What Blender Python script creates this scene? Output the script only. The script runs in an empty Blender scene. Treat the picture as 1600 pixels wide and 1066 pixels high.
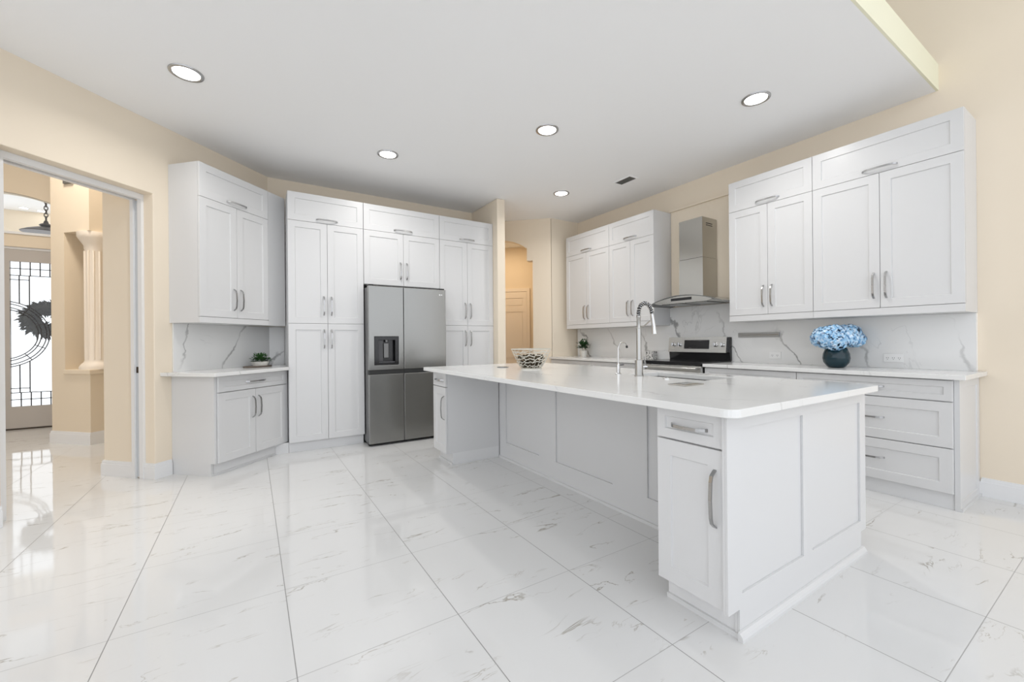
import bpy, bmesh, math, random
from mathutils import Matrix, Vector
random.seed(7)
D = bpy.data; SC = bpy.context.scene; COL = SC.collection
PI = math.pi; R2 = math.sqrt(0.5)

# ------------------------------------------------------------------ camera
cam_d = D.cameras.new('camera'); cam = D.objects.new('camera', cam_d); COL.objects.link(cam)
cam_d.sensor_width = 36.0; cam_d.lens = 644.6/1600*36.0; cam_d.clip_start = 0.05; cam_d.clip_end = 200
cam.matrix_world = (Matrix.Translation((0, 0, 1.165)) @ Matrix.Rotation(math.radians(-32.30), 4, 'Z')
                    @ Matrix.Rotation(PI/2, 4, 'X') @ Matrix.Rotation(math.radians(-0.49), 4, 'Z'))
SC.camera = cam
# ------------------------------------------------------------------ world, exposure
W = D.worlds.new('daylight'); SC.world = W; W.use_nodes = True
bg = W.node_tree.nodes['Background']; bg.inputs[0].default_value = (0.94, 0.97, 1.02, 1); bg.inputs[1].default_value = 1.50
SC.view_settings.view_transform = 'Standard'; SC.view_settings.look = 'None'
SC.view_settings.gamma = 1.0; SC.view_settings.use_curve_mapping = False
SC.view_settings.exposure = 0.14

# ------------------------------------------------------------------ dimensions
ZC = 3.085                      # kitchen ceiling
XR = 4.53                       # right wall face
YF = 5.53                       # wall behind the refrigerator
NL = 3.79                       # left 45-degree wall
TOP, SPLIT, MID = 2.766, 2.463, 1.372
CT0, CT1 = 0.882, 0.914         # counter slab
def DN(d, n): return (R2*(d-n), R2*(d+n))
A45 = PI/4
LAMP_W = 7.5                   # watts per recessed lamp

# ------------------------------------------------------------------ materials
def newmat(name):
    m = D.materials.new(name); m.use_nodes = True
    return m, m.node_tree.nodes, m.node_tree.links, m.node_tree.nodes['Principled BSDF']
def P(name, col, rough=0.5, metal=0.0, spec=0.5, bump=0.0, bscale=200.0, var=0.0, **kw):
    m, N, L, b = newmat(name)
    b.inputs['Base Color'].default_value = (*col, 1); b.inputs['Roughness'].default_value = rough
    b.inputs['Metallic'].default_value = metal; b.inputs['Specular IOR Level'].default_value = spec
    for k, v in kw.items(): b.inputs[k.replace('_', ' ')].default_value = v
    tc = N.new('ShaderNodeTexCoord')
    nz = N.new('ShaderNodeTexNoise'); nz.inputs['Scale'].default_value = bscale; nz.inputs['Detail'].default_value = 3
    L.new(tc.outputs['Object'], nz.inputs['Vector'])
    if bump:
        bp = N.new('ShaderNodeBump'); bp.inputs['Strength'].default_value = bump; bp.inputs['Distance'].default_value = 0.002
        L.new(nz.outputs['Fac'], bp.inputs['Height']); L.new(bp.outputs['Normal'], b.inputs['Normal'])
    if var:
        mx = N.new('ShaderNodeMix'); mx.data_type = 'RGBA'
        mx.inputs['A'].default_value = (*[c*(1-var) for c in col], 1); mx.inputs['B'].default_value = (*[min(1, c*(1+var)) for c in col], 1)
        L.new(nz.outputs['Fac'], mx.inputs['Factor']); L.new(mx.outputs['Result'], b.inputs['Base Color'])
    return m
def mth(N, L, op, a, b=None, c=None, clamp=False):
    n = N.new('ShaderNodeMath'); n.operation = op; n.use_clamp = clamp
    for i, v in enumerate((a, b, c)):
        if v is None: continue
        if isinstance(v, (int, float)): n.inputs[i].default_value = v
        else: L.new(v, n.inputs[i])
    return n.outputs[0]
def vein(N, L, vec, scale, width, mscale, mlo, mhi, detail=4.0, dist=0.8):
    n1 = N.new('ShaderNodeTexNoise'); n1.inputs['Scale'].default_value = scale; n1.inputs['Detail'].default_value = detail
    n1.inputs['Roughness'].default_value = 0.55; n1.inputs['Distortion'].default_value = dist
    n2 = N.new('ShaderNodeTexNoise'); n2.inputs['Scale'].default_value = mscale; n2.inputs['Detail'].default_value = 2
    L.new(vec, n1.inputs['Vector']); L.new(vec, n2.inputs['Vector'])
    a = mth(N, L, 'ABSOLUTE', mth(N, L, 'SUBTRACT', n1.outputs['Fac'], 0.5))
    mr = N.new('ShaderNodeMapRange'); mr.interpolation_type = 'SMOOTHSTEP'
    mr.inputs[1].default_value = 0.0; mr.inputs[2].default_value = width; mr.inputs[3].default_value = 1; mr.inputs[4].default_value = 0
    L.new(a, mr.inputs[0])
    m2 = N.new('ShaderNodeMapRange'); m2.interpolation_type = 'SMOOTHSTEP'
    m2.inputs[1].default_value = mlo; m2.inputs[2].default_value = mhi; L.new(n2.outputs['Fac'], m2.inputs[0])
    return mth(N, L, 'MULTIPLY', mr.outputs[0], m2.outputs[0])
def mixc(N, L, fac, a, b):
    mx = N.new('ShaderNodeMix'); mx.data_type = 'RGBA'
    L.new(fac, mx.inputs['Factor'])
    for k, v in (('A', a), ('B', b)):
        if isinstance(v, tuple): mx.inputs[k].default_value = (*v, 1)
        else: L.new(v, mx.inputs[k])
    return mx.outputs['Result']
def quartz(name, period, off, ang, base=(0.80, 0.80, 0.79), vcol=(0.30, 0.30, 0.295), k1=0.8, k2=0.35, w=0.010):
    """white stone with long wandering grey veins running at the angle set by the direction vector ang"""
    m, N, L, b = newmat(name)
    tc = N.new('ShaderNodeTexCoord'); mp = N.new('ShaderNodeMapping'); mp.inputs['Location'].default_value = off
    L.new(tc.outputs['Object'], mp.inputs['Vector'])
    def noise(sc, det, src):
        n = N.new('ShaderNodeTexNoise'); n.inputs['Scale'].default_value = sc; n.inputs['Detail'].default_value = det; L.new(src, n.inputs['Vector']); return n.outputs['Fac']
    dp = N.new('ShaderNodeVectorMath'); dp.operation = 'DOT_PRODUCT'; L.new(mp.outputs[0], dp.inputs[0]); dp.inputs[1].default_value = ang
    u = mth(N, L, 'ADD', dp.outputs['Value'], mth(N, L, 'MULTIPLY', mth(N, L, 'SUBTRACT', noise(3.0, 5, mp.outputs[0]), 0.5), 0.42))
    f = mth(N, L, 'ABSOLUTE', mth(N, L, 'SUBTRACT', mth(N, L, 'FRACT', mth(N, L, 'DIVIDE', u, period)), 0.5))
    wd = mth(N, L, 'MULTIPLY', noise(7.0, 2, mp.outputs[0]), 2.0*w/period)
    def smooth(x, lo, hi, a=0.0, b2=1.0):
        mr = N.new('ShaderNodeMapRange'); mr.interpolation_type = 'SMOOTHSTEP'
        for i, v in ((1, lo), (2, hi)):
            if isinstance(v, float): mr.inputs[i].default_value = v
            else: L.new(v, mr.inputs[i])
        mr.inputs[3].default_value = a; mr.inputs[4].default_value = b2; L.new(x, mr.inputs[0]); return mr.outputs[0]
    v1 = mth(N, L, 'MULTIPLY', smooth(f, 0.0, wd, 1.0, 0.0), smooth(noise(1.6, 2, mp.outputs[0]), 0.42, 0.62))
    v2 = vein(N, L, mp.outputs[0], 2.2, 0.010, 2.3, 0.50, 0.68, 4.0, 0.8)
    c = mixc(N, L, mth(N, L, 'MULTIPLY', v1, k1), base, vcol)
    c = mixc(N, L, mth(N, L, 'MULTIPLY', v2, k2), c, vcol)
    L.new(c, b.inputs['Base Color']); b.inputs['Roughness'].default_value = 0.12
    return m
def floor_mat():
    m, N, L, b = newmat('polished marble tile')
    tc = N.new('ShaderNodeTexCoord'); sp = N.new('ShaderNodeSeparateXYZ'); L.new(tc.outputs['Object'], sp.inputs[0])
    tx = mth(N, L, 'DIVIDE', mth(N, L, 'SUBTRACT', sp.outputs[0], 0.127), 0.612)
    ty = mth(N, L, 'DIVIDE', mth(N, L, 'SUBTRACT', sp.outputs[1], 0.402), 0.6075)
    ix, iy = mth(N, L, 'FLOOR', tx), mth(N, L, 'FLOOR', ty)
    def edge(t, w):
        f = mth(N, L, 'FRACT', t); d = mth(N, L, 'MINIMUM', f, mth(N, L, 'SUBTRACT', 1.0, f))
        return mth(N, L, 'LESS_THAN', d, w)
    gx, gy = edge(tx, 0.0030), edge(ty, 0.0024)
    g = mth(N, L, 'MAXIMUM', gx, mth(N, L, 'MULTIPLY', gy, 0.75))
    cb = N.new('ShaderNodeCombineXYZ'); L.new(ix, cb.inputs[0]); L.new(iy, cb.inputs[1])
    wn = N.new('ShaderNodeTexWhiteNoise'); wn.noise_dimensions = '2D'; L.new(cb.outputs[0], wn.inputs['Vector'])
    sc = N.new('ShaderNodeVectorMath'); sc.operation = 'SCALE'; sc.inputs['Scale'].default_value = 23.0; L.new(wn.outputs['Color'], sc.inputs[0])
    ad = N.new('ShaderNodeVectorMath'); ad.operation = 'ADD'; L.new(tc.outputs['Object'], ad.inputs[0]); L.new(sc.outputs[0], ad.inputs[1])
    mp = N.new('ShaderNodeMapping'); mp.inputs['Rotation'].default_value = (0, 0, math.radians(-38)); mp.inputs['Scale'].default_value = (0.5, 1.9, 1)
    L.new(ad.outputs[0], mp.inputs['Vector'])
    v1 = vein(N, L, mp.outputs[0], 3.2, 0.013, 4.6, 0.54, 0.70, 5.0, 0.7)
    v2 = vein(N, L, mp.outputs[0], 8.0, 0.020, 5.0, 0.58, 0.72, 5.0, 0.9)
    c = mixc(N, L, mth(N, L, 'MULTIPLY', v1, 0.75), (0.73, 0.73, 0.725), (0.30, 0.27, 0.22))
    c = mixc(N, L, mth(N, L, 'MULTIPLY', v2, 0.55), c, (0.35, 0.31, 0.25))
    c = mixc(N, L, mth(N, L, 'MULTIPLY', g, 0.75), c, (0.16, 0.155, 0.15))
    L.new(c, b.inputs['Base Color'])
    L.new(mth(N, L, 'ADD', mth(N, L, 'MULTIPLY', g, 0.5), 0.05), b.inputs['Roughness'])
    # a very gentle waviness of the polished surface
    nz = N.new('ShaderNodeTexNoise'); nz.inputs['Scale'].default_value = 3.5; nz.inputs['Detail'].default_value = 1
    L.new(tc.outputs['Object'], nz.inputs['Vector'])
    bp = N.new('ShaderNodeBump'); bp.inputs['Strength'].default_value = 0.06; bp.inputs['Distance'].default_value = 0.01
    L.new(nz.outputs['Fac'], bp.inputs['Height']); L.new(bp.outputs['Normal'], b.inputs['Normal'])
    return m
def emit(name, col, s):
    m, N, L, b = newmat(name)
    b.inputs['Base Color'].default_value = (*col, 1); b.inputs['Emission Color'].default_value = (*col, 1); b.inputs['Emission Strength'].default_value = s
    return m
def glass(name, col=(1, 1, 1), rough=0.0, mixf=0.12):
    m, N, L, b = newmat(name); N.remove(b)
    out = N['Material Output']; t = N.new('ShaderNodeBsdfTransparent'); t.inputs[0].default_value = (*col, 1)
    g = N.new('ShaderNodeBsdfGlossy'); g.inputs['Roughness'].default_value = rough
    fr = N.new('ShaderNodeFresnel'); fr.inputs[0].default_value = 1.45
    mx = N.new('ShaderNodeMixShader'); L.new(fr.outputs[0], mx.inputs[0]); L.new(t.outputs[0], mx.inputs[1]); L.new(g.outputs[0], mx.inputs[2])
    L.new(mx.outputs[0], out.inputs[0]); return m
def steel(name, col, rough, stretch=(1, 1, 60)):
    m, N, L, b = newmat(name)
    b.inputs['Metallic'].default_value = 1.0; b.inputs['Base Color'].default_value = (*col, 1)
    tc = N.new('ShaderNodeTexCoord'); mp = N.new('ShaderNodeMapping'); mp.inputs['Scale'].default_value = stretch
    nz = N.new('ShaderNodeTexNoise'); nz.inputs['Scale'].default_value = 8; nz.inputs['Detail'].default_value = 2
    L.new(tc.outputs['Object'], mp.inputs[0]); L.new(mp.outputs[0], nz.inputs['Vector'])
    L.new(mth(N, L, 'ADD', mth(N, L, 'MULTIPLY', nz.outputs['Fac'], 0.05), rough-0.025), b.inputs['Roughness'])
    return m
M = dict(
    wall=P('beige wall paint', (0.86, 0.76, 0.62), 0.75, spec=0.2, bump=0.08, bscale=350),
    hall=P('warm beige hall paint', (0.81, 0.70, 0.55), 0.75, spec=0.2, bump=0.08, bscale=350),
    ceil=P('white ceiling paint', (0.93, 0.93, 0.93), 0.9, spec=0.1, bump=0.15, bscale=260),
    slab=P('cream soffit paint', (0.86, 0.84, 0.66), 0.8, spec=0.2),
    trim=P('white trim paint', (0.84, 0.84, 0.84), 0.4),
    door=P('light door paint', (0.88, 0.79, 0.68), 0.5),
    fdoor=P('taupe door paint', (0.50, 0.46, 0.42), 0.45),
    cab=P('white cabinet lacquer', (0.70, 0.70, 0.70), 0.32, spec=0.45),
    cabin=P('white cabinet interior', (0.74, 0.745, 0.75), 0.5),
    kick=P('white toe kick', (0.76, 0.76, 0.76), 0.5),
    floor=floor_mat(),
    qtop=quartz('white quartz with grey veins', 0.62, (3.1, 1.7, 0.4), (0.95, 0.30, 0.4), k1=0.7, k2=0.3),
    qsplash=quartz('quartz backsplash', 0.46, (0.35, 4.2, 8.1), (0.45, 0.80, -0.50), k1=0.95, w=0.019),
    nickel=P('satin nickel', (0.44, 0.44, 0.44), 0.25, 1.0),
    chrome=P('chrome', (0.62, 0.62, 0.62), 0.08, 1.0),
    brushed=P('brushed nickel', (0.44, 0.435, 0.42), 0.24, 1.0),
    steel=steel('brushed stainless steel', (0.30, 0.30, 0.288), 0.25, (1, 1, 400)),
    steelh=steel('brushed hood steel', (0.52, 0.51, 0.48), 0.20, (300, 300, 1)),
    dsteel=P('grey painted steel side', (0.22, 0.22, 0.22), 0.45, 0.6),
    black=P('black gloss', (0.012, 0.012, 0.013), 0.15),
    blackm=P('black matt plastic', (0.02, 0.02, 0.02), 0.5),
    dgrey=P('dark grey plastic', (0.07, 0.07, 0.075), 0.35),
    bglass=P('smoked glass', (0.16, 0.165, 0.16), 0.06, spec=0.6),
    lamp=emit('lamp lens', (1.0, 0.98, 0.95), 9.0),
    glass=glass('clear glass', (0.97, 0.98, 0.98)),
    lead=P('dark lead came', (0.06, 0.055, 0.05), 0.4, 0.5),
    bronze=P('dark bronze', (0.055, 0.04, 0.028), 0.4, 0.7),
    vase=P('dark teal glazed glass', (0.006, 0.030, 0.042), 0.08, spec=0.45),
    leaf=P('green leaf', (0.035, 0.11, 0.025), 0.5, var=0.5, bscale=60),
    leaf2=P('deep green leaf', (0.02, 0.075, 0.018), 0.5, var=0.55, bscale=60),
    wreath=P('dark evergreen sprigs', (0.05, 0.045, 0.03), 0.8, var=0.4, bscale=40),
    pot=P('whitewashed pot', (0.70, 0.68, 0.63), 0.7, var=0.15, bscale=50),
    wood=P('grey driftwood', (0.13, 0.105, 0.085), 0.8, var=0.5, bscale=70),
    plastic=P('white outlet plastic', (0.85, 0.85, 0.84), 0.35),
    slot=P('dark slot', (0.05, 0.05, 0.05), 0.6),
    bowl=P('cream lattice ceramic', (0.86, 0.84, 0.77), 0.35),
    vent=P('grey vent metal', (0.16, 0.16, 0.15), 0.5, 0.3),
    potp=P('dried potpourri', (0.075, 0.060, 0.035), 0.8, var=0.7, bscale=60),
)
def petal_mat():
    m, N, L, b = newmat('blue hydrangea petal')
    tc = N.new('ShaderNodeTexCoord'); nz = N.new('ShaderNodeTexNoise'); nz.inputs['Scale'].default_value = 45; nz.inputs['Detail'].default_value = 2
    L.new(tc.outputs['Object'], nz.inputs['Vector'])
    rp = N.new('ShaderNodeValToRGB'); e = rp.color_ramp.elements
    e[0].position = 0.30; e[0].color = (0.16, 0.38, 0.66, 1); e[1].position = 0.68; e[1].color = (0.80, 0.86, 0.96, 1)
    k = e.new(0.48); k.color = (0.40, 0.67, 0.90, 1)
    L.new(nz.outputs['Fac'], rp.inputs[0]); L.new(rp.outputs[0], b.inputs['Base Color']); b.inputs['Roughness'].default_value = 0.6
    return m
M['petal'] = petal_mat()
def mottled():
    m, N, L, b = newmat('mottled grey lattice')
    tc = N.new('ShaderNodeTexCoord'); nz = N.new('ShaderNodeTexVoronoi'); nz.inputs['Scale'].default_value = 45
    L.new(tc.outputs['Object'], nz.inputs['Vector'])
    rp = N.new('ShaderNodeValToRGB'); e = rp.color_ramp.elements
    e[0].position = 0.2; e[0].color = (0.02, 0.02, 0.02, 1); e[1].position = 0.55; e[1].color = (0.60, 0.59, 0.57, 1)
    L.new(nz.outputs['Distance'], rp.inputs[0]); L.new(rp.outputs[0], b.inputs['Base Color'])
    return m
M['mottled'] = mottled()
def panel_marks():
    m, N, L, b = newmat('black display with faint grey key marks')
    tc = N.new('ShaderNodeTexCoord'); v = N.new('ShaderNodeTexVoronoi'); v.inputs['Scale'].default_value = 48; v.inputs['Randomness'].default_value = 0.35
    L.new(tc.outputs['Object'], v.inputs['Vector'])
    f = mth(N, L, 'LESS_THAN', v.outputs['Distance'], 0.20)
    L.new(mixc(N, L, mth(N, L, 'MULTIPLY', f, 0.6), (0.012, 0.012, 0.013), (0.45, 0.45, 0.46)), b.inputs['Base Color']); b.inputs['Roughness'].default_value = 0.2
    return m
M['panelmarks'] = panel_marks()
M['steel2'] = steel('range stainless steel', (0.58, 0.58, 0.565), 0.27, (1, 1, 400))

# ------------------------------------------------------------------ mesh builder
class MB:
    def __init__(s): s.bm = bmesh.new()
    def box(s, x0, x1, y0, y1, z0, z1, bev=0.0):
        r = bmesh.ops.create_cube(s.bm, size=1.0)
        for v in r['verts']:
            v.co = ((x0+x1)/2+v.co.x*(x1-x0), (y0+y1)/2+v.co.y*(y1-y0), (z0+z1)/2+v.co.z*(z1-z0))
        if bev:
            ed = list({e for v in r['verts'] for e in v.link_edges})
            bmesh.ops.bevel(s.bm, geom=ed, offset=bev, segments=2, profile=0.5, affect='EDGES')
        return s
    def face(s, pts):
        return s.bm.faces.new([s.bm.verts.new(p) for p in pts])
    def shaker(s, x0, x1, z0, z1, y0, th=0.019, fw=0.066, rec=0.008, sl=0.004):
        """framed door/drawer front: front plane at y0, recessed centre panel"""
        fw = min(fw, (x1-x0)*0.32, (z1-z0)*0.30)
        B = s.bm; e = 0.0012
        def loop(a, y): return [B.verts.new(p) for p in ((x0+a, y, z0+a), (x1-a, y, z0+a), (x1-a, y, z1-a), (x0+a, y, z1-a))]
        back = loop(0, y0+th); o1 = loop(0, y0+e); o = loop(e, y0); i1 = loop(fw, y0); i2 = loop(fw+sl, y0+rec)
        for a, b in ((back, o1), (o1, o), (o, i1), (i1, i2)):
            for k in range(4): B.faces.new((a[k], a[(k+1) % 4], b[(k+1) % 4], b[k]))
        B.faces.new(i2); B.faces.new(back[::-1])
        return s
    def tube(s, pts, r, seg=10, closed=False, caps=True):
        pts = [Vector(p) for p in pts]; B = s.bm; rings = []; n = len(pts)
        rad = r if isinstance(r, (list, tuple)) else [r]*n
        up = None
        for i, p in enumerate(pts):
            a = pts[(i-1) % n] if (closed or i > 0) else p; c = pts[(i+1) % n] if (closed or i < n-1) else p
            t = (c-a).normalized()
            if up is None:
                up = Vector((0, 0, 1)) if abs(t.z) < 0.9 else Vector((1, 0, 0))
            u = (up - t*up.dot(t)).normalized(); w = t.cross(u); up = u
            rings.append([B.verts.new(p+(u*math.cos(2*PI*k/seg)+w*math.sin(2*PI*k/seg))*rad[i]) for k in range(seg)])
        for i in range(n if closed else n-1):
            a, b = rings[i], rings[(i+1) % n]
            for k in range(seg): B.faces.new((a[k], a[(k+1) % seg], b[(k+1) % seg], b[k]))
        if caps and not closed: B.faces.new(rings[0][::-1]); B.faces.new(rings[-1])
        return s
    def sweep_rect(s, pts, w, t, wdir):
        """rectangular bar along pts; w = size along wdir, t = thickness"""
        pts = [Vector(p) for p in pts]; wd = Vector(wdir).normalized(); B = s.bm; rings = []
        for i, p in enumerate(pts):
            tg = (pts[min(i+1, len(pts)-1)]-pts[max(i-1, 0)]).normalized(); u = tg.cross(wd).normalized()
            rings.append([B.verts.new(p+wd*a*w/2+u*b*t/2) for a, b in ((-1, -1), (1, -1), (1, 1), (-1, 1))])
        for a, b in zip(rings, rings[1:]):
            for k in range(4): B.faces.new((a[k], a[(k+1) % 4], b[(k+1) % 4], b[k]))
        B.faces.new(rings[0][::-1]); B.faces.new(rings[-1]); return s
    def lathe(s, prof, c=(0, 0, 0), seg=40, caps=True):
        B = s.bm; rings = []
        for r, z in prof: rings.append([B.verts.new((c[0]+r*math.cos(2*PI*k/seg), c[1]+r*math.sin(2*PI*k/seg), c[2]+z)) for k in range(seg)])
        for a, b in zip(rings, rings[1:]):
            for k in range(seg): B.faces.new((a[k], a[(k+1) % seg], b[(k+1) % seg], b[k]))
        if caps: B.faces.new(rings[0][::-1]); B.faces.new(rings[-1])
        return s
    def prism(s, loops, z0, z1, mat=None):
        """polygon (first loop) with holes (others), in xy, from z0 to z1; mat: optional 4x4 applied after"""
        b = bmesh.new(); ed = []
        for lp in loops:
            vs = [b.verts.new((p[0], p[1], z0)) for p in lp]
            for i in range(len(vs)): ed.append(b.edges.new((vs[i], vs[(i+1) % len(vs)])))
        bmesh.ops.triangle_fill(b, use_beauty=True, use_dissolve=False, edges=ed)
        bmesh.ops.dissolve_limit(b, angle_limit=0.001, verts=b.verts, edges=[e for e in b.edges if len(e.link_faces) == 2])
        r = bmesh.ops.extrude_face_region(b, geom=list(b.faces))
        for v in [g for g in r['geom'] if isinstance(g, bmesh.types.BMVert)]: v.co.z = z1
        bmesh.ops.recalc_face_normals(b, faces=b.faces)
        if mat: b.transform(mat)
        me = D.meshes.new('tmp'); b.to_mesh(me); b.free(); s.bm.from_mesh(me); D.meshes.remove(me)
        return s
    def xform(s, m): s.bm.transform(m); return s
    def build(s, name, mat, parent=None, smooth=False, bevel=0.0, loc=None, rz=0.0):
        bmesh.ops.recalc_face_normals(s.bm, faces=s.bm.faces)
        me = D.meshes.new(name); s.bm.to_mesh(me); s.bm.free()
        me.materials.append(M[mat] if isinstance(mat, str) else mat)
        if smooth:
            me.polygons.foreach_set('use_smooth', [True]*len(me.polygons)); me.set_sharp_from_angle(angle=math.radians(38))
        o = D.objects.new(name, me); COL.objects.link(o)
        if parent: o.parent = parent
        if loc: o.location = loc
        if rz: o.rotation_euler.z = rz
        if bevel:
            md = o.modifiers.new('edge', 'BEVEL'); md.width = bevel; md.segments = 2; md.limit_method = 'ANGLE'
        return o
def tag(o, label, cat, group=None, kind=None):
    o['label'] = label; o['category'] = cat
    if group: o['group'] = group
    if kind: o['kind'] = kind
    return o
def thing(name, label, cat, loc=(0, 0, 0), rz=0.0, group=None):
    o = D.objects.new(name, None); COL.objects.link(o); o.location = loc; o.rotation_euler.z = rz; o.empty_display_size = 0.1
    return tag(o, label, cat, group)
def struct(o): o['kind'] = 'structure'; return o
def arc(cx, cy, r, a0, a1, n): return [(cx+r*math.cos(a0+(a1-a0)*i/n), cy+r*math.sin(a0+(a1-a0)*i/n)) for i in range(n+1)]

# ------------------------------------------------------------------ the setting
BIG = [(-7.5, -5), (8, -5), (8, 10.2), (-7.5, 10.2)]
struct(MB().prism([BIG], -0.05, 0.0).build('floor', 'floor'))
# kitchen ceiling: slab that ends in a beam edge over the near side of the island
kc = [(-2.045, 0.945), (XR, 0.945), (XR, 5.12), (3.98, 5.12), (2.93, 6.17), (2.93, YF), (0.235, YF), DN(4.10, NL), DN(0.9, NL)]
struct(MB().prism([kc], ZC, ZC+0.04).build('ceiling', 'ceil'))
struct(MB().box(-2.06, XR, 0.93, 0.945, ZC, ZC+0.205).box(-2.06, XR, 0.945, 5.0, ZC+0.19, ZC+0.205).build('trim_1', 'slab'))
# right wall (goes on up past the slab) and the stub it turns into beyond the counter
struct(MB().box(XR, XR+0.15, -1.3, 5.27, 0, 4.6).build('wall_right', 'wall'))
struct(MB().prism([[(XR, 5.12), (3.98, 5.12), (4.09, 5.27), (XR, 5.27)]], 0, ZC).build('wall_far_right', 'wall'))
# furring panel behind the hood with its ledge
struct(MB().box(XR-0.022, XR, 2.404, 3.338, 1.0, 2.775).box(XR-0.050, XR, 2.404, 3.338, 2.770, 2.79).build('trim_2', 'wall'))
# diagonal arch wall
def arch_wall():
    n0, n1 = 0.812, 2.45
    hole = [(1.105, -0.01), (1.105, 2.435), (1.197, 2.435), (1.197, 2.633)]
    c, r = 1.63, 0.70; zc = 2.78-r
    a0 = PI-math.acos((c-1.197)/r); 
    pts = [(c-r*math.cos(t), zc+r*math.sin(t)) for t in [math.acos((c-1.197)/r)+(PI-2*math.acos((c-1.197)/r))*i/14 for i in range(1, 14)]]
    hole += pts + [(2.063, 2.633), (2.063, 2.435), (2.155, 2.435), (2.155, -0.01)]
    outline = [(n0, 0), (hole[0][0], 0)] + [(p[0], max(p[1], 0)) for p in hole[1:-1]] + [(2.155, 0), (n1, 0), (n1, ZC), (n0, ZC)]
    # local (n, z, thickness) -> world : plane d = 6.43 .. 6.58
    mt = Matrix(((-R2, 0, R2, 0), (R2, 0, R2, 0), (0, 1, 0, 0), (0, 0, 0, 1)))
    return MB().prism([outline], 6.43, 6.58, mt)
struct(arch_wall().build('wall_hall_arch', 'wall'))
MT_D = lambda: Matrix(((-R2, 0, R2, 0), (R2, 0, R2, 0), (0, 1, 0, 0), (0, 0, 0, 1)))
def plank(d0, d1, n0, n1, z0, z1): return MB().prism([[DN(d0, n0), DN(d1, n0), DN(d1, n1), DN(d0, n1)]], z0, z1)
struct(plank(7.70, 7.82, 0.9, 2.6, 0, 2.95).build('wall_hall_back', 'hall'))
struct(plank(6.58, 7.70, 0.93, 1.03, 0, 2.95).build('wall_hall_right', 'hall'))
struct(plank(6.58, 7.70, 2.45, 2.55, 0, 2.95).build('wall_hall_left', 'hall'))
struct(plank(6.58, 7.82, 0.93, 2.55, 2.95, 3.0).build('ceiling_hall', 'ceil'))
# refrigerator wall and the narrow pier at its end
struct(MB().box(0.10, 2.802, YF, YF+0.12, 0, ZC).build('wall_back', 'wall'))
struct(MB().box(2.802, 2.925, 4.78, 6.25, 0, ZC).build('wall_pier', 'wall', bevel=0.008))
# left 45-degree wall, thick, with the wide pocket-door opening
OD0, OD1, OZ = 1.86, 2.79, 2.462
NB = 4.37
def lw(d0, d1, z0, z1, n0=NL, n1=NB): return plank(d0, d1, n0, n1, z0, z1)
wl = MB()
mt_n = Matrix(((R2, 0, -R2, 0), (R2, 0, R2, 0), (0, 1, 0, 0), (0, 0, 0, 1)))     # local (d, z, n)
for oz, n0, n1 in ((OZ, NL, 4.02), (3.3, 4.02, NB)):
    wl.prism([[(0.9, 0), (OD0, 0), (OD0, oz), (OD1, oz), (OD1, 0), (4.16, 0), (4.16, 4.3), (0.9, 4.3)]], n0, n1, mt_n)
struct(wl.build('wall_left', 'wall', bevel=0.006))
# pocket door jamb: white split jamb posts, head, door edge in the slot
pj = MB()
def jb(m, d0, d1, n0, n1, z0, z1): return m.prism([[DN(d0, n0), DN(d1, n0), DN(d1, n1), DN(d0, n1)]], z0, z1)
for n0, n1 in ((3.893, 3.935), (3.985, 4.02)):
    jb(pj, OD1-0.022, OD1-0.0005, n0, n1, 0, OZ-0.001); jb(pj, OD0+0.0005, OD0+0.075, n0, n1, 0, OZ-0.001)
    jb(pj, OD0+0.075, OD1-0.022, n0, n1, OZ-0.045, OZ-0.001)
t3 = struct(pj.build('trim_3', 'trim'))
dp = MB(); jb(dp, OD1-0.006, OD1-0.0005, 3.937, 3.983, 0.012, OZ-0.047)
d3 = struct(dp.build('door_3', P('pale grey door edge', (0.62, 0.65, 0.68), 0.45)))
lt = MB(); jb(lt, OD1-0.010, OD1-0.006, 3.944, 3.976, 0.915, 0.968); lt.build('latch', 'bronze', d3)
# baseboards
def bb(name, pts, h=0.135, t=0.016, flip=1):
    """pts: polyline in plan; board on its left-hand side"""
    m = MB()
    for (a, b) in zip(pts, pts[1:]):
        a, b = Vector(a), Vector(b); u = (b-a).normalized(); w = Vector((-u.y, u.x))*flip
        for (tt, z0, z1) in ((t, 0, h-0.03), (t*0.7, h-0.03, h-0.012), (t*0.45, h-0.012, h)):
            e = tt
            m.prism([[a-u*0.0, b+u*e, b+u*e+w*tt, a-u*0.0+w*tt]], z0, z1)
    return struct(m.build(name, 'trim'))
bb('baseboard_left', [DN(2.925, NL), DN(OD1, NL), DN(OD1, 3.886)], flip=1)
bb('baseboard_jamb', [DN(OD1, 4.028), DN(OD1, NB), DN(3.2, NB)], flip=1)
bb('baseboard_left_near', [DN(OD0, NL), DN(0.9, NL)], flip=1)
bb('baseboard_right', [(XR, -1.3), (XR, 0.715)], flip=1)
bb('baseboard_hall', [(3.98, 5.12), DN(6.43, 1.105)], flip=1)
# upper ceiling of the tall room the photographer stands in
struct(MB().box(-6, XR+0.15, -2.0, 6.0, 4.6, 4.7).build('ceiling_upper', 'ceil'))

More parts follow.
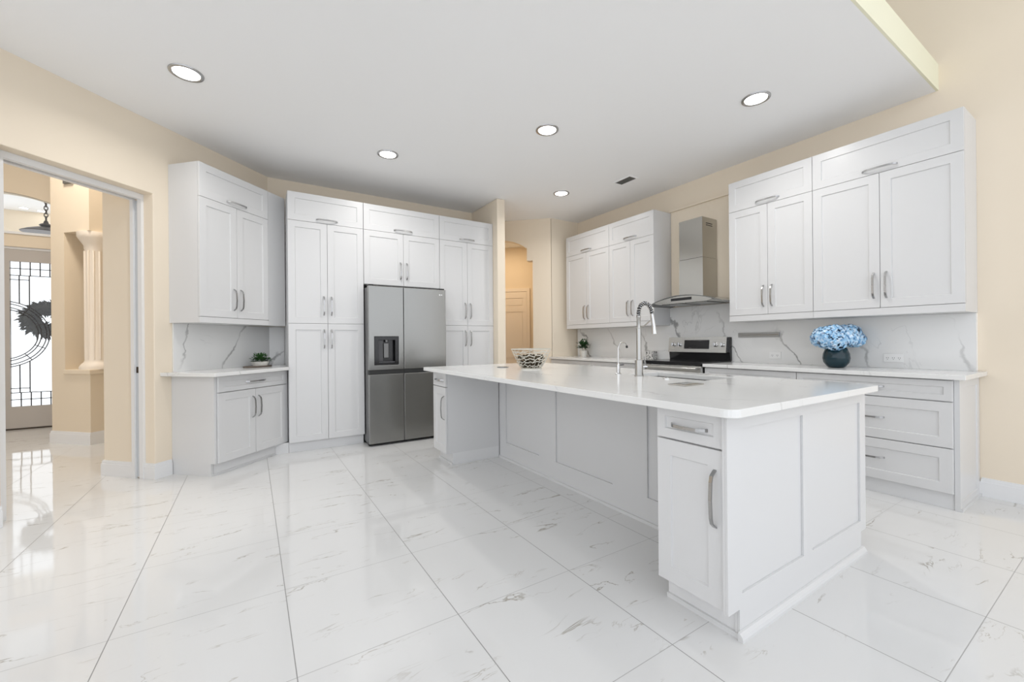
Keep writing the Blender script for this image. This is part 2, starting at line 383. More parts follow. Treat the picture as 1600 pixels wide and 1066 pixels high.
# ------------------------------------------------------------------ foyer
YD = 8.41
fw_holes = [[(-2.86, -0.02), (-1.90, -0.02), (-1.90, 2.52), (-2.86, 2.52)]]
arcpts = [(x, 1.946+math.sqrt(1.31**2-(x+2.85)**2)) for x in [-3.75+1.85*i/16 for i in range(17)]]
wallpoly = [(-5.5, 0), (-2.86, 0), (-2.86, 2.52), (-1.90, 2.52), (-1.90, 0), (0.6, 0), (0.6, 4.3), (-5.5, 4.3)]
trans = [(-3.75, 2.722)] + arcpts + [(-1.90, 2.722)]
mtY = Matrix(((1, 0, 0, 0), (0, 0, 1, 0), (0, 1, 0, 0), (0, 0, 0, 1)))     # local (x, z, y)
struct(MB().prism([wallpoly, trans], YD, YD+0.14, mtY).build('wall_foyer_front', 'hall'))
struct(MB().box(-5.6, -5.5, 3.7, YD+0.14, 0, 4.3).build('wall_foyer_left', 'hall'))
struct(MB().prism([[DN(0.9, NB), DN(4.16, NB), (0.6, 5.9), (0.6, YD+0.14), (-5.5, YD+0.14), (-5.5, 3.7)]], 4.3, 4.35).build('ceiling_foyer', 'ceil'))
struct(MB().box(0.5, 0.6, 5.66, YD, 0, 4.3).build('wall_foyer_right', 'hall'))
w1 = struct(MB().prism([trans], YD+0.06, YD+0.066, mtY).build('window_1', 'glass'))
MB().box(-3.78, -1.87, YD-0.02, YD+0.05, 2.690, 2.722).build('window_sill', 'trim', w1)
# front door: taupe leaf, leaded glass
fd = D.objects.new('door_1', None); COL.objects.link(fd); fd.location = (0, 0, 0); struct(fd)
gx0, gx1, gz0, gz1 = -2.794, -2.02, 0.318, 2.321
lf = MB().prism([[(-2.845, 0.02), (-1.915, 0.02), (-1.915, 2.49), (-2.845, 2.49)], [(gx0, gz0), (gx1, gz0), (gx1, gz1), (gx0, gz1)]], YD+0.04, YD+0.085, mtY)
lf.build('door_leaf', 'fdoor', fd)
MB().box(-2.86, -1.90, YD+0.03, YD+0.10, 2.49, 2.52).box(-2.86, -2.846, YD+0.03, YD+0.10, 0.0, 2.49).box(-1.914, -1.90, YD+0.03, YD+0.10, 0.0, 2.49).build('door_frame', 'trim', fd)
MB().box(-2.845, -1.915, YD+0.03, YD+0.10, 0.0, 0.018).build('threshold', 'bronze', fd)
MB().box(gx0, gx1, YD+0.060, YD+0.064, gz0, gz1).build('glass_pane', 'glass', fd)
ld = MB(); yl0, yl1 = YD+0.056, YD+0.068; lw_ = 0.005
def vl(x, z0, z1): ld.box(x-lw_, x+lw_, yl0, yl1, z0, z1)
def hl(z, x0, x1): ld.box(x0, x1, yl0, yl1, z-lw_, z+lw_)
for z in (gz0+0.095, gz0+0.19, gz1-0.095, gz1-0.19): hl(z, gx0, gx1)
for k in range(8):
    x = gx0+0.095*(k+1); vl(x, gz0, gz0+0.19); vl(x, gz1-0.19, gz1)
CXr, CZr = -2.877, 1.317
for x in (gx0+0.085, gx0+0.18):
    dz = math.sqrt(max(0, 0.457**2-(x-CXr)**2)); vl(x, CZr+dz, gz1-0.19); vl(x, gz0+0.19, CZr-dz)
for x in (gx1-0.085,): vl(x, gz0, gz1)
for z in (gz0+0.25, gz1-0.25): hl(z, gx0, gx0+0.18)
for r in (0.457, 0.425, 0.375, 0.345):
    t0 = math.asin(min(1, math.sqrt(max(0, r*r-(gx0-CXr)**2))/r))
    ld.tube([(CXr+r*math.cos(-t0+2*t0*i/28), YD+0.062, CZr+r*math.sin(-t0+2*t0*i/28)) for i in range(29)], 0.006, 6)
for t in (-0.9, -0.45, 0.35, 0.95): ld.tube([(CXr+r*math.cos(t), YD+0.062, CZr+r*math.sin(t)) for r in (0.345, 0.457)], 0.005, 6)
hl(CZr, CXr+0.457, gx1)
ld.build('leading', 'lead', fd)
# half wall with ledge, column and header, in the foyer
PDD, PN0, PN1 = 3.59, 5.823, 6.435
pm = MB()
pm.prism([[(PN0, 0), (PN1, 0), (PN1, 4.3), (PN0, 4.3)], [(PN0+0.012, 0.87), (6.22, 0.87), (6.22, 2.49), (PN0+0.012, 2.49)]], PDD, PDD+0.28, MT_D())
pw = MB()
pw.prism([[(PN0, 0), (PN1, 0), (PN1, 4.3), (PN0, 4.3), (PN0, 2.49), (6.22, 2.49), (6.22, 0.82), (PN0, 0.82)]], PDD, PDD+0.28, MT_D())
pm.bm.free()
struct(pw.build('wall_foyer_half', 'hall'))
jbm = MB(); jb(jbm, PDD-0.02, PDD+0.30, PN0-0.02, 6.22, 0.82, 0.872)
t4 = struct(jbm.build('trim_4', 'hall', bevel=0.006))
cc = DN(PDD+0.14, 5.86+0.08)
prof = [(0.155, 0.872), (0.155, 0.90), (0.145, 0.92), (0.125, 0.945), (0.115, 0.955), (0.105, 0.98), (0.102, 1.5), (0.096, 2.28), (0.105, 2.30), (0.105, 2.33), (0.12, 2.36), (0.15, 2.41), (0.165, 2.44), (0.165, 2.489)]
cm = MB(); cm.lathe(prof, (cc[0], cc[1], 0), 36)
for k in range(12):
    a = 2*PI*k/12; cm.tube([(cc[0]+0.098*math.cos(a), cc[1]+0.098*math.sin(a), z) for z in (0.99, 2.27)], 0.012, 6)
struct(cm.build('trim_5', 'door', smooth=True))
bb('baseboard_foyer', [DN(PDD+0.28, PN0), DN(PDD, PN0), DN(PDD, PN1)], h=0.145, flip=1)
struct(plank(PDD-0.02, PDD-0.001, 6.05, 6.2, 3.06, 3.14).build('trim_6', 'vent'))
# porch beyond the transom
struct(MB().box(-6, 1.5, YD+0.14, 11.2, 3.50, 3.56).build('ceiling_porch', 'ceil'))
struct(MB().box(-6, 1.5, 10.6, 10.8, 2.9, 3.499).build('trim_7', 'wall'))

# ------------------------------------------------------------------ cabinets
def handle_bm(kind, cx, cz, ln, y0):
    """bowed flat bar pull standing off the plane y = y0 towards -y"""
    h = ln/2; out = 0.030
    prof = [(-h, 0.0), (-h+0.006, -0.010), (-h+0.020, -out+0.004), (-h*0.62, -out-0.002), (0, -out-0.006), (h*0.62, -out-0.002), (h-0.020, -out+0.004), (h-0.006, -0.010), (h, 0.0)]
    if kind == 'v': pts = [(cx, y0+b, cz+a) for a, b in prof]; wd = (1, 0, 0)
    else: pts = [(cx+a, y0+b, cz) for a, b in prof]; wd = (0, 0, 1)
    return MB().sweep_rect(pts, 0.013, 0.006, wd)
def front(kind, x0, x1, z0, z1, parent, handle=None, fw=0.066, y0=0.0):
    g = 0.0016
    d = MB().shaker(x0+g, x1-g, z0+g, z1-g, y0, fw=fw).build(kind, 'cab', parent)
    if handle:
        hk, hx, hz, ln = handle
        hy = y0+0.0005 if kind != 'drawer' or hk == 'v' else y0+0.0005
        # the pull sits on the frame if it is there, else on the recessed panel
        f = min(fw, (x1-x0)*0.32, (z1-z0)*0.30)
        on_panel = (x0+f < hx < x1-f) and (z0+f < hz < z1-f)
        handle_bm(hk, hx, hz, ln, y0+(0.008 if on_panel else 0.0)+0.0005).build('handle', 'nickel', d, smooth=False)
    return d
def cabinet(name, label, loc, rz, w, depth, z0, z1, fronts, toe=None, rail=None, group=None, cat='cabinet', body_bottom=None):
    t = thing(name, label, cat, loc, rz, group)
    zb = body_bottom if body_bottom is not None else z0
    MB().box(0.0008, w-0.0008, 0.021, depth, zb, z1).build('carcass', 'cab', t)
    if toe: MB().box(0.002, w-0.002, toe, depth, 0.0, zb).build('toe_kick', 'kick', t)
    if rail: MB().box(0.0008, w-0.0008, 0.002, 0.0205, zb, rail).build('light_rail', 'cab', t)
    for f in fronts: front(f[0], f[1], f[2], f[3], f[4], t, f[5] if len(f) > 5 else None, f[6] if len(f) > 6 else 0.066)
    return t
HL = 0.205
def tall_fronts(w):
    m = w/2; o = 0.038
    return [('flap_door', 0, w, SPLIT, TOP, ('h', m, SPLIT+0.034, 0.215)),
            ('door', 0, m, MID, SPLIT, ('v', m-o, 1.565, HL)), ('door', m, w, MID, SPLIT, ('v', m+o, 1.565, HL)),
            ('door', 0, m, 0.112, MID, ('v', m-o, 1.205, HL)), ('door', m, w, 0.112, MID, ('v', m+o, 1.205, HL))]
GT = 'tall white pantry cabinets'
cabinet('pantry_cabinet', 'tall white four-door pantry cabinet left of the refrigerator', (0.329, 4.90, 0), 0, 0.765, YF-4.90-0.001, 0.11, TOP, tall_fronts(0.765), toe=0.062, group=GT)
cabinet('pantry_cabinet', 'tall white four-door pantry cabinet between the refrigerator and the beige pier', (2.024, 4.90, 0), 0, 0.776, YF-4.90-0.001, 0.11, TOP, tall_fronts(0.776), toe=0.062, group=GT)
wf = 2.022-1.096
cabinet('wall_cabinet', 'white two-door wall cabinet above the stainless refrigerator', (1.096, 4.90, 0), 0, wf, YF-4.90-0.001, 1.834, TOP,
        [('flap_door', 0, wf, SPLIT, TOP, ('h', wf/2, SPLIT+0.034, 0.225)),
         ('door', 0, wf/2, 1.836, SPLIT, ('v', wf/2-0.038, 2.015, HL)), ('door', wf/2, wf, 1.836, SPLIT, ('v', wf/2+0.038, 2.015, HL))])
def upper(w, zb, zr, hz=1.58):
    m = w/2; o = 0.038
    return [('flap_door', 0, w, SPLIT, TOP, ('h', m, SPLIT+0.036, 0.215)),
            ('door', 0, m, zr, SPLIT, ('v', m-o, hz, HL)), ('door', m, w, zr, SPLIT, ('v', m+o, hz, HL))]
GU = 'white wall cabinets along the range wall'
ZB, ZR = 1.345, 1.402
DEP = XR-4.18-0.001
cabinet('wall_cabinet', 'wide white wall cabinet above the blue flowers, at the right end of the run', (4.18, 1.650, 0), -PI/2, 0.915, DEP, ZB, TOP, upper(0.915, ZB, ZR), rail=ZR-0.002, group=GU)
cabinet('wall_cabinet', 'white wall cabinet just right of the range hood', (4.18, 2.402, 0), -PI/2, 0.7515, DEP, ZB, TOP, upper(0.7515, ZB, ZR), rail=ZR-0.002, group=GU)
cabinet('wall_cabinet', 'white wall cabinet just left of the range hood', (4.18, 4.091, 0), -PI/2, 0.750, DEP, ZB, TOP, upper(0.750, ZB, ZR), rail=ZR-0.002, group=GU)
cabinet('wall_cabinet', 'white wall cabinet above the small potted plant, at the far left end of the run', (4.18, 5.006, 0), -PI/2, 0.9145, DEP, ZB, TOP, upper(0.9145, ZB, ZR), rail=ZR-0.002, group=GU)
# left corner: wall cabinet and base cabinet on the 45-degree wall
o = DN(2.918, 3.45)
wu = 0.757
c1 = cabinet('wall_cabinet', 'white wall cabinet on the angled left wall above the marble nook', (o[0], o[1], 0), A45, wu, NL-3.45-0.001, 1.352, TOP, upper(wu, 1.352, 1.405), rail=1.403)
# filler closing the gap to the tall pantry
fl = MB().prism([[(wu, 0.0), (0.988, 0.0), (0.988, 0.018), (wu, 0.018)]], 1.352, TOP-0.004).prism([[(wu, 0.0185), (0.988, 0.0185), (1.085, 0.12), (1.085, 0.20), (wu, 0.20)]], 1.352, 1.37); fl.build('filler_panel', 'cab', c1)
o = DN(2.957, 3.305); wb = 0.79
c2 = cabinet('base_cabinet', 'white base cabinet with one drawer on the angled left wall', (o[0], o[1], 0), A45, wb, NL-3.305-0.001, 0.11, CT0,
        [('drawer', 0, wb, 0.732, CT0-0.008, ('h', wb/2+0.01, 0.803, 0.225), 0.055),
         ('door', 0, wb/2, 0.112, 0.728, ('v', wb/2-0.034, 0.556, HL)), ('door', wb/2, wb, 0.112, 0.728, ('v', wb/2+0.034, 0.556, HL))], toe=0.060)
ep = MB(); ep.prism([[(0.021, 0.112), (0.060, 0.112), (0.060, 0.0), (0.484, 0.0), (0.484, CT0-0.001), (0.021, CT0-0.001)]], -0.024, -0.001,
                    Matrix(((0, 0, 1, 0), (1, 0, 0, 0), (0, 1, 0, 0), (0, 0, 0, 1))))
ep.build('end_panel', 'cab', c2)
MB().prism([[(-0.024, 0.052), (0.69, 0.052), (0.69, 0.0595), (-0.024, 0.0595)], ], 0.0, 0.018).build('shoe_molding', 'cab', c2)
MB().box(wb-0.001, wb+0.020, 0.004, 0.0205, 0.112, CT0-0.002).build('filler_strip', 'cab', c2)
def lc(X, Y): return (R2*(X+Y)-2.957, R2*(Y-X)-3.305)
MB().prism([[lc(0.205, 4.962), lc(0.3285, 4.962), lc(0.3285, 4.970), lc(0.205, 4.970)]], 0.0, 0.1095).build('toe_kick_return', 'kick', c2)
# right run base cabinets
XB = 3.955; DB = XR-XB-0.001
def drawers3(w): return [('drawer', 0, w, 0.732, CT0-0.008, ('h', w/2, 0.805, 0.22), 0.055), ('drawer', 0, w, 0.418, 0.728, ('h', w/2, 0.575, 0.22)), ('drawer', 0, w, 0.112, 0.414, ('h', w/2, 0.275, 0.22))]
GB = 'white base cabinets along the range wall'
cR = cabinet('base_cabinet', 'wide white three-drawer base cabinet below the blue flowers', (XB, 1.691, 0), -PI/2, 0.934, DB, 0.11, CT0, drawers3(0.934), toe=0.040, group=GB)
pe = MB()
pe.box(0.9345, 0.9603, 0.028, 0.0355, 0.0, CT0-0.001)                 # front edge strip
pe.build('end_strip', 'cab', cR)
pe = MB().shaker(0.036, DB-0.002, 0.0, CT0-0.001, 0.0, th=0.02, fw=0.06, rec=0.007)
# panel built facing -y, then turned to face local +x
pe.xform(Matrix(((0, -1, 0, 0.9605), (1, 0, 0, 0.0), (0, 0, 1, 0), (0, 0, 0, 1))))
pe.build('end_panel', 'cab', cR)
MB().box(0.9605, 0.972, 0.03, DB-0.002, 0.0, 0.02).build('shoe_molding', 'cab', cR)
cabinet('base_cabinet', 'white three-drawer base cabinet right beside the range', (XB, 2.540, 0), -PI/2, 0.847, DB, 0.11, CT0, drawers3(0.847), toe=0.040, group=GB)
cabinet('base_cabinet', 'white base cabinet left of the range under the mottled cube', (XB, 4.22, 0), -PI/2, 0.895, DB, 0.11, CT0, drawers3(0.895), toe=0.040, group=GB)
cabinet('base_cabinet', 'white base cabinet at the far end under the small potted plant', (XB, 5.118, 0), -PI/2, 0.896, DB, 0.11, CT0, drawers3(0.896), toe=0.040, group=GB)

# ------------------------------------------------------------------ counters and backsplashes
def slab(loops, name, label, z0=CT0+0.0005, z1=CT1):
    o = MB().prism(loops, z0, z1).build(name, 'qtop', bevel=0.003)
    return tag(o, label, 'countertop')
slab([[(3.915, 0.690), (XR-0.001, 0.690), (XR-0.001, 2.538), (3.915, 2.538)]], 'countertop', 'white quartz countertop holding the vase of blue flowers')
slab([[(3.915, 3.328), (XR-0.001, 3.328), (XR-0.001, 5.118), (3.915, 5.118)]], 'countertop', 'white quartz countertop left of the range with the small potted plant')
px = 0.3285
q0, q1 = DN(2.835, 3.20), DN(2.835, NL-0.001)
yy = 3.20/R2  # along front edge n = 3.20 : Y - X = 3.20/R2
slab([[q0, (px, px+3.20/R2), (px, YF-0.002), (px-0.1, YF-0.002), ((YF-0.002)-(NL-0.001)/R2, YF-0.002), q1]], 'countertop', 'white quartz countertop on the angled left base cabinet')
bs = MB()
mtX = Matrix(((0, 0, 1, 0), (1, 0, 0, 0), (0, 1, 0, 0), (0, 0, 0, 1)))     # local (y, z, x)
bs.prism([[(0.735, CT1+0.0005), (5.09, CT1+0.0005), (5.09, 1.344), (3.3385, 1.344), (3.3385, 1.565), (2.4035, 1.565), (2.4035, 1.344), (0.735, 1.344)]], XR-0.052, XR-0.0355, mtX)
tag(bs.build('backsplash', 'qsplash'), 'veined white quartz backsplash along the range wall', 'backsplash')
struct(MB().box(XR-0.0352, XR-0.0005, 0.737, 5.09, CT1+0.001, 1.343).build('trim_8', 'ceil'))
# angled nook
bs = MB(); 
bs.prism([[DN(2.942, NL-0.016), DN(2.942, NL-0.0015), (YF-0.0015-(NL-0.0015)/R2, YF-0.0015), (0.328, YF-0.0015), (0.328, YF-0.016), (YF-0.016-(NL-0.016)/R2, YF-0.016)]], CT1+0.0005, 1.351)
tag(bs.build('backsplash', 'qsplash'), 'veined white quartz backsplash in the angled left nook', 'backsplash')

# ------------------------------------------------------------------ island
IX0, IX1, IY0, IY1 = 1.425, 2.835, 0.808, 3.925
rr = 0.05
outer = arc(IX0+rr, IY0+rr, rr, PI, 1.5*PI, 6) + arc(IX1-rr, IY0+rr, rr, -PI/2, 0, 6) + arc(IX1-rr, IY1-rr, rr, 0, PI/2, 6) + arc(IX0+rr, IY1-rr, rr, PI/2, PI, 6)
SX0, SX1, SY0, SY1 = 2.335, 2.665, 1.50, 2.10
sk = [(SX0, SY0), (SX1, SY0), (SX1, SY1), (SX0, SY1)]
slab([outer, sk], 'countertop', 'large white quartz island countertop with rounded corners and sink cutout')
GI = 'narrow white end cabinets of the island'
def island_end(label, y_hi, w):
    t = cabinet('island_end_cabinet', label, (1.530, y_hi, 0), -PI/2, w, 2.105-1.530, 0.11, CT0,
        [('drawer', 0, w, 0.737, CT0-0.006, ('h', w/2, 0.800, 0.165), 0.055), ('door', 0, w, 0.112, 0.733, None, 0.066)], toe=0.070, group=GI)
    return t
tn = island_end('narrow white drawer-and-door cabinet at the near end of the island', 1.214, 0.308)
tf = island_end('narrow white drawer-and-door cabinet at the far end of the island, by the refrigerator', 3.895, 0.305)
for t in (tn, tf):
    dr = [c for c in t.children if c.name.startswith('door')][0]
    handle_bm('v', 0.272, 0.54, 0.225, 0.0005).build('handle', 'nickel', dr)
    MB().box(-0.006 if t is tf else 0.0, 0.335 if t is tn else 0.311, 0.058, 0.0695, 0.0, 0.020).build('shoe_molding', 'cab', t)
# main island body: knee wall with recessed panels, working side, big end panel
ib = thing('kitchen_island', 'white kitchen island body with recessed panels under the overhanging top', 'kitchen island', (2.11, 1.2, 0))
OX, OY = 2.11, 1.2
MB().box(2.135-OX, 2.33-OX, 0.906-OY, 3.895-OY, 0.0, CT0-0.0005).box(2.67-OX, 2.79-OX, 0.906-OY, 3.895-OY, 0.11, CT0-0.0005).box(2.33-OX, 2.67-OX, 0.906-OY, 1.49-OY, 0.0, CT0-0.0005).box(2.33-OX, 2.67-OX, 2.11-OY, 3.895-OY, 0.0, CT0-0.0005).build('body', 'cab', ib)
# knee wall face with three recessed panels, looking towards -x
kw = MB(); X0k = 0.0
holes = [(2.915, 3.465), (2.05, 2.68), (1.22, 1.752)]
kl = [[(1.2145, 0.0), (3.589, 0.0), (3.589, CT0-0.001), (1.2145, CT0-0.001)]] + [[(a, 0.165), (b, 0.165), (b, 0.845), (a, 0.845)] for a, b in holes]
kw.prism(kl, 2.110, 2.122, mtX); kw.box(2.1225, 2.134, 1.2145, 3.589, 0.0, CT0-0.001)
kw.xform(Matrix.Translation((-OX, -OY, 0))); kw.build('panelled_back', 'cab', ib)
MB().box(2.098-OX, 2.1095-OX, 1.2145-OY, 3.589-OY, 0.0, 0.020).build('shoe_molding', 'cab', ib)
# end panel facing the camera, toe notches at both ends
e = MB(); fx0, fx1 = 1.515, 2.858
oe = [(1.594, 0.0), (2.790, 0.0), (2.790, 0.115), (fx1, 0.115), (fx1, CT0-0.001), (fx0, CT0-0.001), (fx0, 0.115), (1.594, 0.115)]
ph = [[(1.613, 0.172), (2.127, 0.172), (2.127, 0.815), (1.613, 0.815)], [(2.215, 0.172), (2.785, 0.172), (2.785, 0.815), (2.215, 0.815)]]
e.prism([oe] + ph, 0.885, 0.894, mtY); e.prism([oe], 0.8945, 0.9045, mtY)
e.xform(Matrix.Translation((-OX, -OY, 0))); e.build('end_panel', 'cab', ib)
e = MB()
e.prism([[(0.8845, 0), (0.864, 0), (0.864, 0.012), (0.868, 0.022), (0.877, 0.032), (0.8845, 0.034)]], 1.578, 2.808, Matrix(((0, 0, 1, 0), (1, 0, 0, 0), (0, 1, 0, 0), (0, 0, 0, 1))))
e.xform(Matrix.Translation((-OX, -OY, 0))); e.build('base_molding', 'cab', ib)
# sink
s = thing('kitchen_sink', 'undermount stainless sink set into the island top', 'sink', (2.5, 1.8, 0.68))
b = MB(); zt, zb_ = CT0-0.001-0.68, 0.70-0.68
x0, x1, y0, y1 = SX0-2.5-0.002+0.002, SX1-2.5, SY0-1.8, SY1-1.8
b.box(x0-0.004, x0, y0, y1, zb_, zt).box(x1, x1+0.004, y0, y1, zb_, zt).box(x0-0.004, x1+0.004, y0-0.004, y0, zb_, zt).box(x0-0.004, x1+0.004, y1, y1+0.004, zb_, zt).box(x0-0.004, x1+0.004, y0-0.004, y1+0.004, zb_-0.004, zb_)
b.build('basin', 'steel', s)
MB().lathe([(0.045, 0), (0.045, 0.004), (0.03, 0.004), (0.028, 0.001)], (0, 0, zb_), 24).build('drain', 'chrome', s, smooth=True)
# spring faucet
f = thing('spring_faucet', 'tall chrome spring-neck kitchen faucet with black coil at the island sink', 'faucet', (2.262, 1.940, CT1))
MB().lathe([(0.031, 0.0), (0.031, 0.006), (0.0275, 0.008), (0.0275, 0.112), (0.022, 0.114)], seg=28).build('base', 'brushed', f, smooth=True)
MB().lathe([(0.0165, 0.114), (0.0165, 0.33), (0.0135, 0.332), (0.0135, 0.40), (0.015, 0.402), (0.015, 0.418), (0.010, 0.42)], seg=24).build('column', 'brushed', f, smooth=True)
cr = 0.068; ztop = 0.435
path = [(0, 0, 0.40), (0, 0, ztop)] + [(cr-cr*math.cos(t), 0, ztop+cr*1.05*math.sin(t)) for t in [PI*k/18 for k in range(1, 17)]]
ex = path[-1]; path += [(ex[0]+0.010, 0, ex[2]-0.03)]
MB().tube(path, 0.0120, 12).build('hose', 'blackm', f, smooth=True)
coil = []
def along(path, u):
    L = [0]
    for a, b2 in zip(path, path[1:]): L.append(L[-1]+(Vector(b2)-Vector(a)).length)
    t = u*L[-1]
    for i in range(len(path)-1):
        if t <= L[i+1]+1e-9:
            k = (t-L[i])/max(1e-9, L[i+1]-L[i]); a, b2 = Vector(path[i]), Vector(path[i+1]); return a.lerp(b2, k), (b2-a).normalized()
    return Vector(path[-1]), (Vector(path[-1])-Vector(path[-2])).normalized()
turns, per = 15, 14
for i in range(turns*per+1):
    p, tg = along(path, 0.08+0.90*i/(turns*per)); sx = Vector((0, 1, 0)); w = tg.cross(sx).normalized(); a = 2*PI*i/per
    coil.append(p+(sx*math.cos(a)+w*math.sin(a))*0.0140)
MB().tube(coil, 0.0027, 6).build('spring_coil', 'chrome', f, smooth=True)
hd = [Vector((ex[0]+0.008, 0, ex[2]-0.025)), Vector((ex[0]+0.014, 0, ex[2]-0.06)), Vector((ex[0]+0.026, 0, ex[2]-0.115)), Vector((ex[0]+0.030, 0, ex[2]-0.155)), Vector((ex[0]+0.031, 0, ex[2]-0.165))]
MB().tube(hd, [0.012, 0.014, 0.015, 0.019, 0.021], 16).build('spray_head', 'chrome', f, smooth=True)
MB().tube([(0.0, 0, 0.335), (0.05, 0, 0.345), (ex[0]+0.012, 0, ex[2]-0.06)], 0.005, 8).build('holder_arm', 'brushed', f, smooth=True)
lv = MB().tube([(0.02, -0.0, 0.062), (0.062, -0.012, 0.062)], [0.014, 0.014], 14).tube([(0.055, -0.01, 0.066), (0.040, -0.016, 0.11), (0.034, -0.018, 0.135)], [0.006, 0.005, 0.0045], 8); lv.build('lever_handle', 'chrome', f, smooth=True)
# filtered water tap
f = thing('water_tap', 'small chrome gooseneck water tap on the island left of the spring faucet', 'tap', (2.272, 2.140, CT1))
MB().lathe([(0.022, 0), (0.022, 0.006), (0.014, 0.010), (0.013, 0.075), (0.008, 0.080)], seg=20).build('base', 'chrome', f, smooth=True)
gp = [(0, 0, 0.07), (0, 0, 0.185)] + [(0.048-0.048*math.cos(t), 0, 0.185+0.048*math.sin(t)) for t in [PI*k/12 for k in range(1, 11)]]
MB().tube(gp, 0.0055, 10).build('gooseneck', 'chrome', f, smooth=True)
ee = Vector(gp[-1]); MB().tube([ee, ee+Vector((0.004, 0, -0.016))], 0.008, 10).build('aerator', 'blackm', f, smooth=True)
MB().tube([(0.0, 0, 0.066), (0.045, -0.012, 0.070)], [0.006, 0.0045], 8).build('lever_handle', 'dgrey', f, smooth=True)
# flush fittings in the island top
o = MB().lathe([(0.022, 0), (0.022, 0.007), (0.018, 0.010), (0.0, 0.010)], (0, 0, 0), 24, caps=False).build('air_switch', 'chrome', smooth=True, loc=(2.245, 1.705, CT1)); tag(o, 'round chrome push button on the island in front of the sink', 'button')
t = thing('pop_up_outlet', 'flat rectangular steel pop-up outlet plate on the island near the sink', 'outlet', (2.045, 1.425, CT1), math.radians(0))
MB().box(-0.085, 0.085, -0.055, 0.055, 0, 0.006, 0.002).build('plate', 'brushed', t)
MB().box(-0.062, 0.062, -0.034, 0.034, 0.006, 0.009, 0.001).build('lid', 'chrome', t)
t = thing('pop_up_outlet', 'round steel pop-up outlet cap on the island left of the lattice bowl', 'outlet', (2.03, 3.38, CT1))
MB().lathe([(0.055, 0), (0.055, 0.004), (0.05, 0.006), (0.0, 0.006)], seg=32, caps=False).build('ring', 'dsteel', t, smooth=True)
MB().lathe([(0.040, 0.006), (0.040, 0.009), (0.0, 0.010)], seg=32, caps=False).build('cap', 'brushed', t, smooth=True)
# lattice bowl
def lattice_bowl():
    m = MB(); B = m.bm; cols, rows = 19, 6
    prof = lambda t: (0.088+0.088*(t**0.80), 0.004+0.168*t)
    rnd = random.Random(3); g = {}
    def vert(i, j):
        k = (i % (2*cols), j)
        if k not in g:
            t = j/(rows*2); jt = 0 if j in (0, rows*2) else rnd.uniform(-0.5, 0.5)
            r, z = prof(min(1, max(0, t+jt*0.11)))
            a = 2*PI*(i+rnd.uniform(-0.5, 0.5))/(2*cols)+t*0.9
            g[k] = B.verts.new((r*math.cos(a), r*math.sin(a), z))
        return g[k]
    for row in range(rows):
        j = row*2
        for c in range(cols):
            i = 2*c+(row % 2)
            pts = [(i, j), (i+1, j+0 if row == 0 else j), (i+2, j), (i+2, j+2), (i+1, j+2), (i, j+2)]
            B.faces.new([vert(*p) for p in pts])
    cells = list(B.faces)
    bmesh.ops.inset_individual(B, faces=cells, thickness=0.0098, use_even_offset=True)
    bmesh.ops.delete(B, geom=cells, context='FACES')
    return m
t = thing('lattice_bowl', 'cream lattice openwork bowl standing on the island', 'bowl', (2.095, 3.0, CT1))
lb = lattice_bowl(); o = lb.build('lattice', 'bowl', t, loc=(0, 0, 0.006))
md = o.modifiers.new('thick', 'SOLIDIFY'); md.thickness = 0.007; md.offset = 0
MB().lathe([(0.090, 0.0), (0.090, 0.006), (0.0, 0.006)], seg=30, caps=False).build('foot', 'bowl', t, smooth=True)
m = MB(); rb = random.Random(5)
for k in range(260):
    a = rb.uniform(0, 2*PI); q = math.sqrt(rb.random()); z = 0.018+0.105*rb.random(); rr_ = q*(0.070+0.075*(z/0.17))
    c0 = Vector((rr_*math.cos(a), rr_*math.sin(a), z)); d = Vector((rb.uniform(-1, 1), rb.uniform(-1, 1), rb.uniform(-1, 1))).normalized()*0.014
    m.tube([c0-d, c0, c0+d], [0.003, 0.009, 0.003], 5)
o = tag(m.build('potpourri', 'potp', loc=(2.095, 3.0, CT1+0.002)), 'dark dried potpourri filling the cream lattice bowl', 'potpourri', kind='stuff')
# ------------------------------------------------------------------ refrigerator
t = thing('refrigerator', 'stainless four-door refrigerator with a black water dispenser between the pantry cabinets', 'refrigerator', (1.10, 4.70, 0))
W_ = 0.915
MB().box(0.004, W_-0.012, 0.095, 0.74, 0.03, 1.785).build('cabinet_body', 'dsteel', t)
MB().box(0.004, W_-0.012, 0.070, 0.095, 0.03, 1.79).box(0.006, W_-0.014, 0.055, 0.10, 0.005, 0.03).box(0.003, 0.395, 0.012, 0.07, 0.805, 0.851).box(0.397, W_, 0.012, 0.07, 0.805, 0.851).build('gasket_frame', 'blackm', t)
mid = 0.392
def fdoor(x0, x1, z0, z1, hole=None):
    m = MB()
    if hole: m.prism([[(x0, z0), (x1, z0), (x1, z1), (x0, z1)], [(hole[0], hole[2]), (hole[1], hole[2]), (hole[1], hole[3]), (hole[0], hole[3])]], 0.0, 0.068, mtY)
    else: m.box(x0, x1, 0.0, 0.068, z0, z1)
    return m.build('door', 'steel', t, bevel=0.004)
ul = fdoor(0.0, mid-0.003, 0.853, 1.795, (0.060, 0.333, 0.907, 1.228))
ur = fdoor(mid+0.003, W_, 0.853, 1.795); ll = fdoor(0.0, mid-0.003, 0.032, 0.803); lr = fdoor(mid+0.003, W_, 0.032, 0.803)
dm = MB().prism([[(0.061, 0.908), (0.332, 0.908), (0.332, 1.227), (0.061, 1.227)], [(0.105, 0.93), (0.292, 0.93), (0.292, 1.19), (0.105, 1.19)]], -0.002, 0.012, mtY)
dm.box(0.061, 0.332, 0.055, 0.066, 0.908, 1.227)
dm.build('dispenser', 'black', ul)
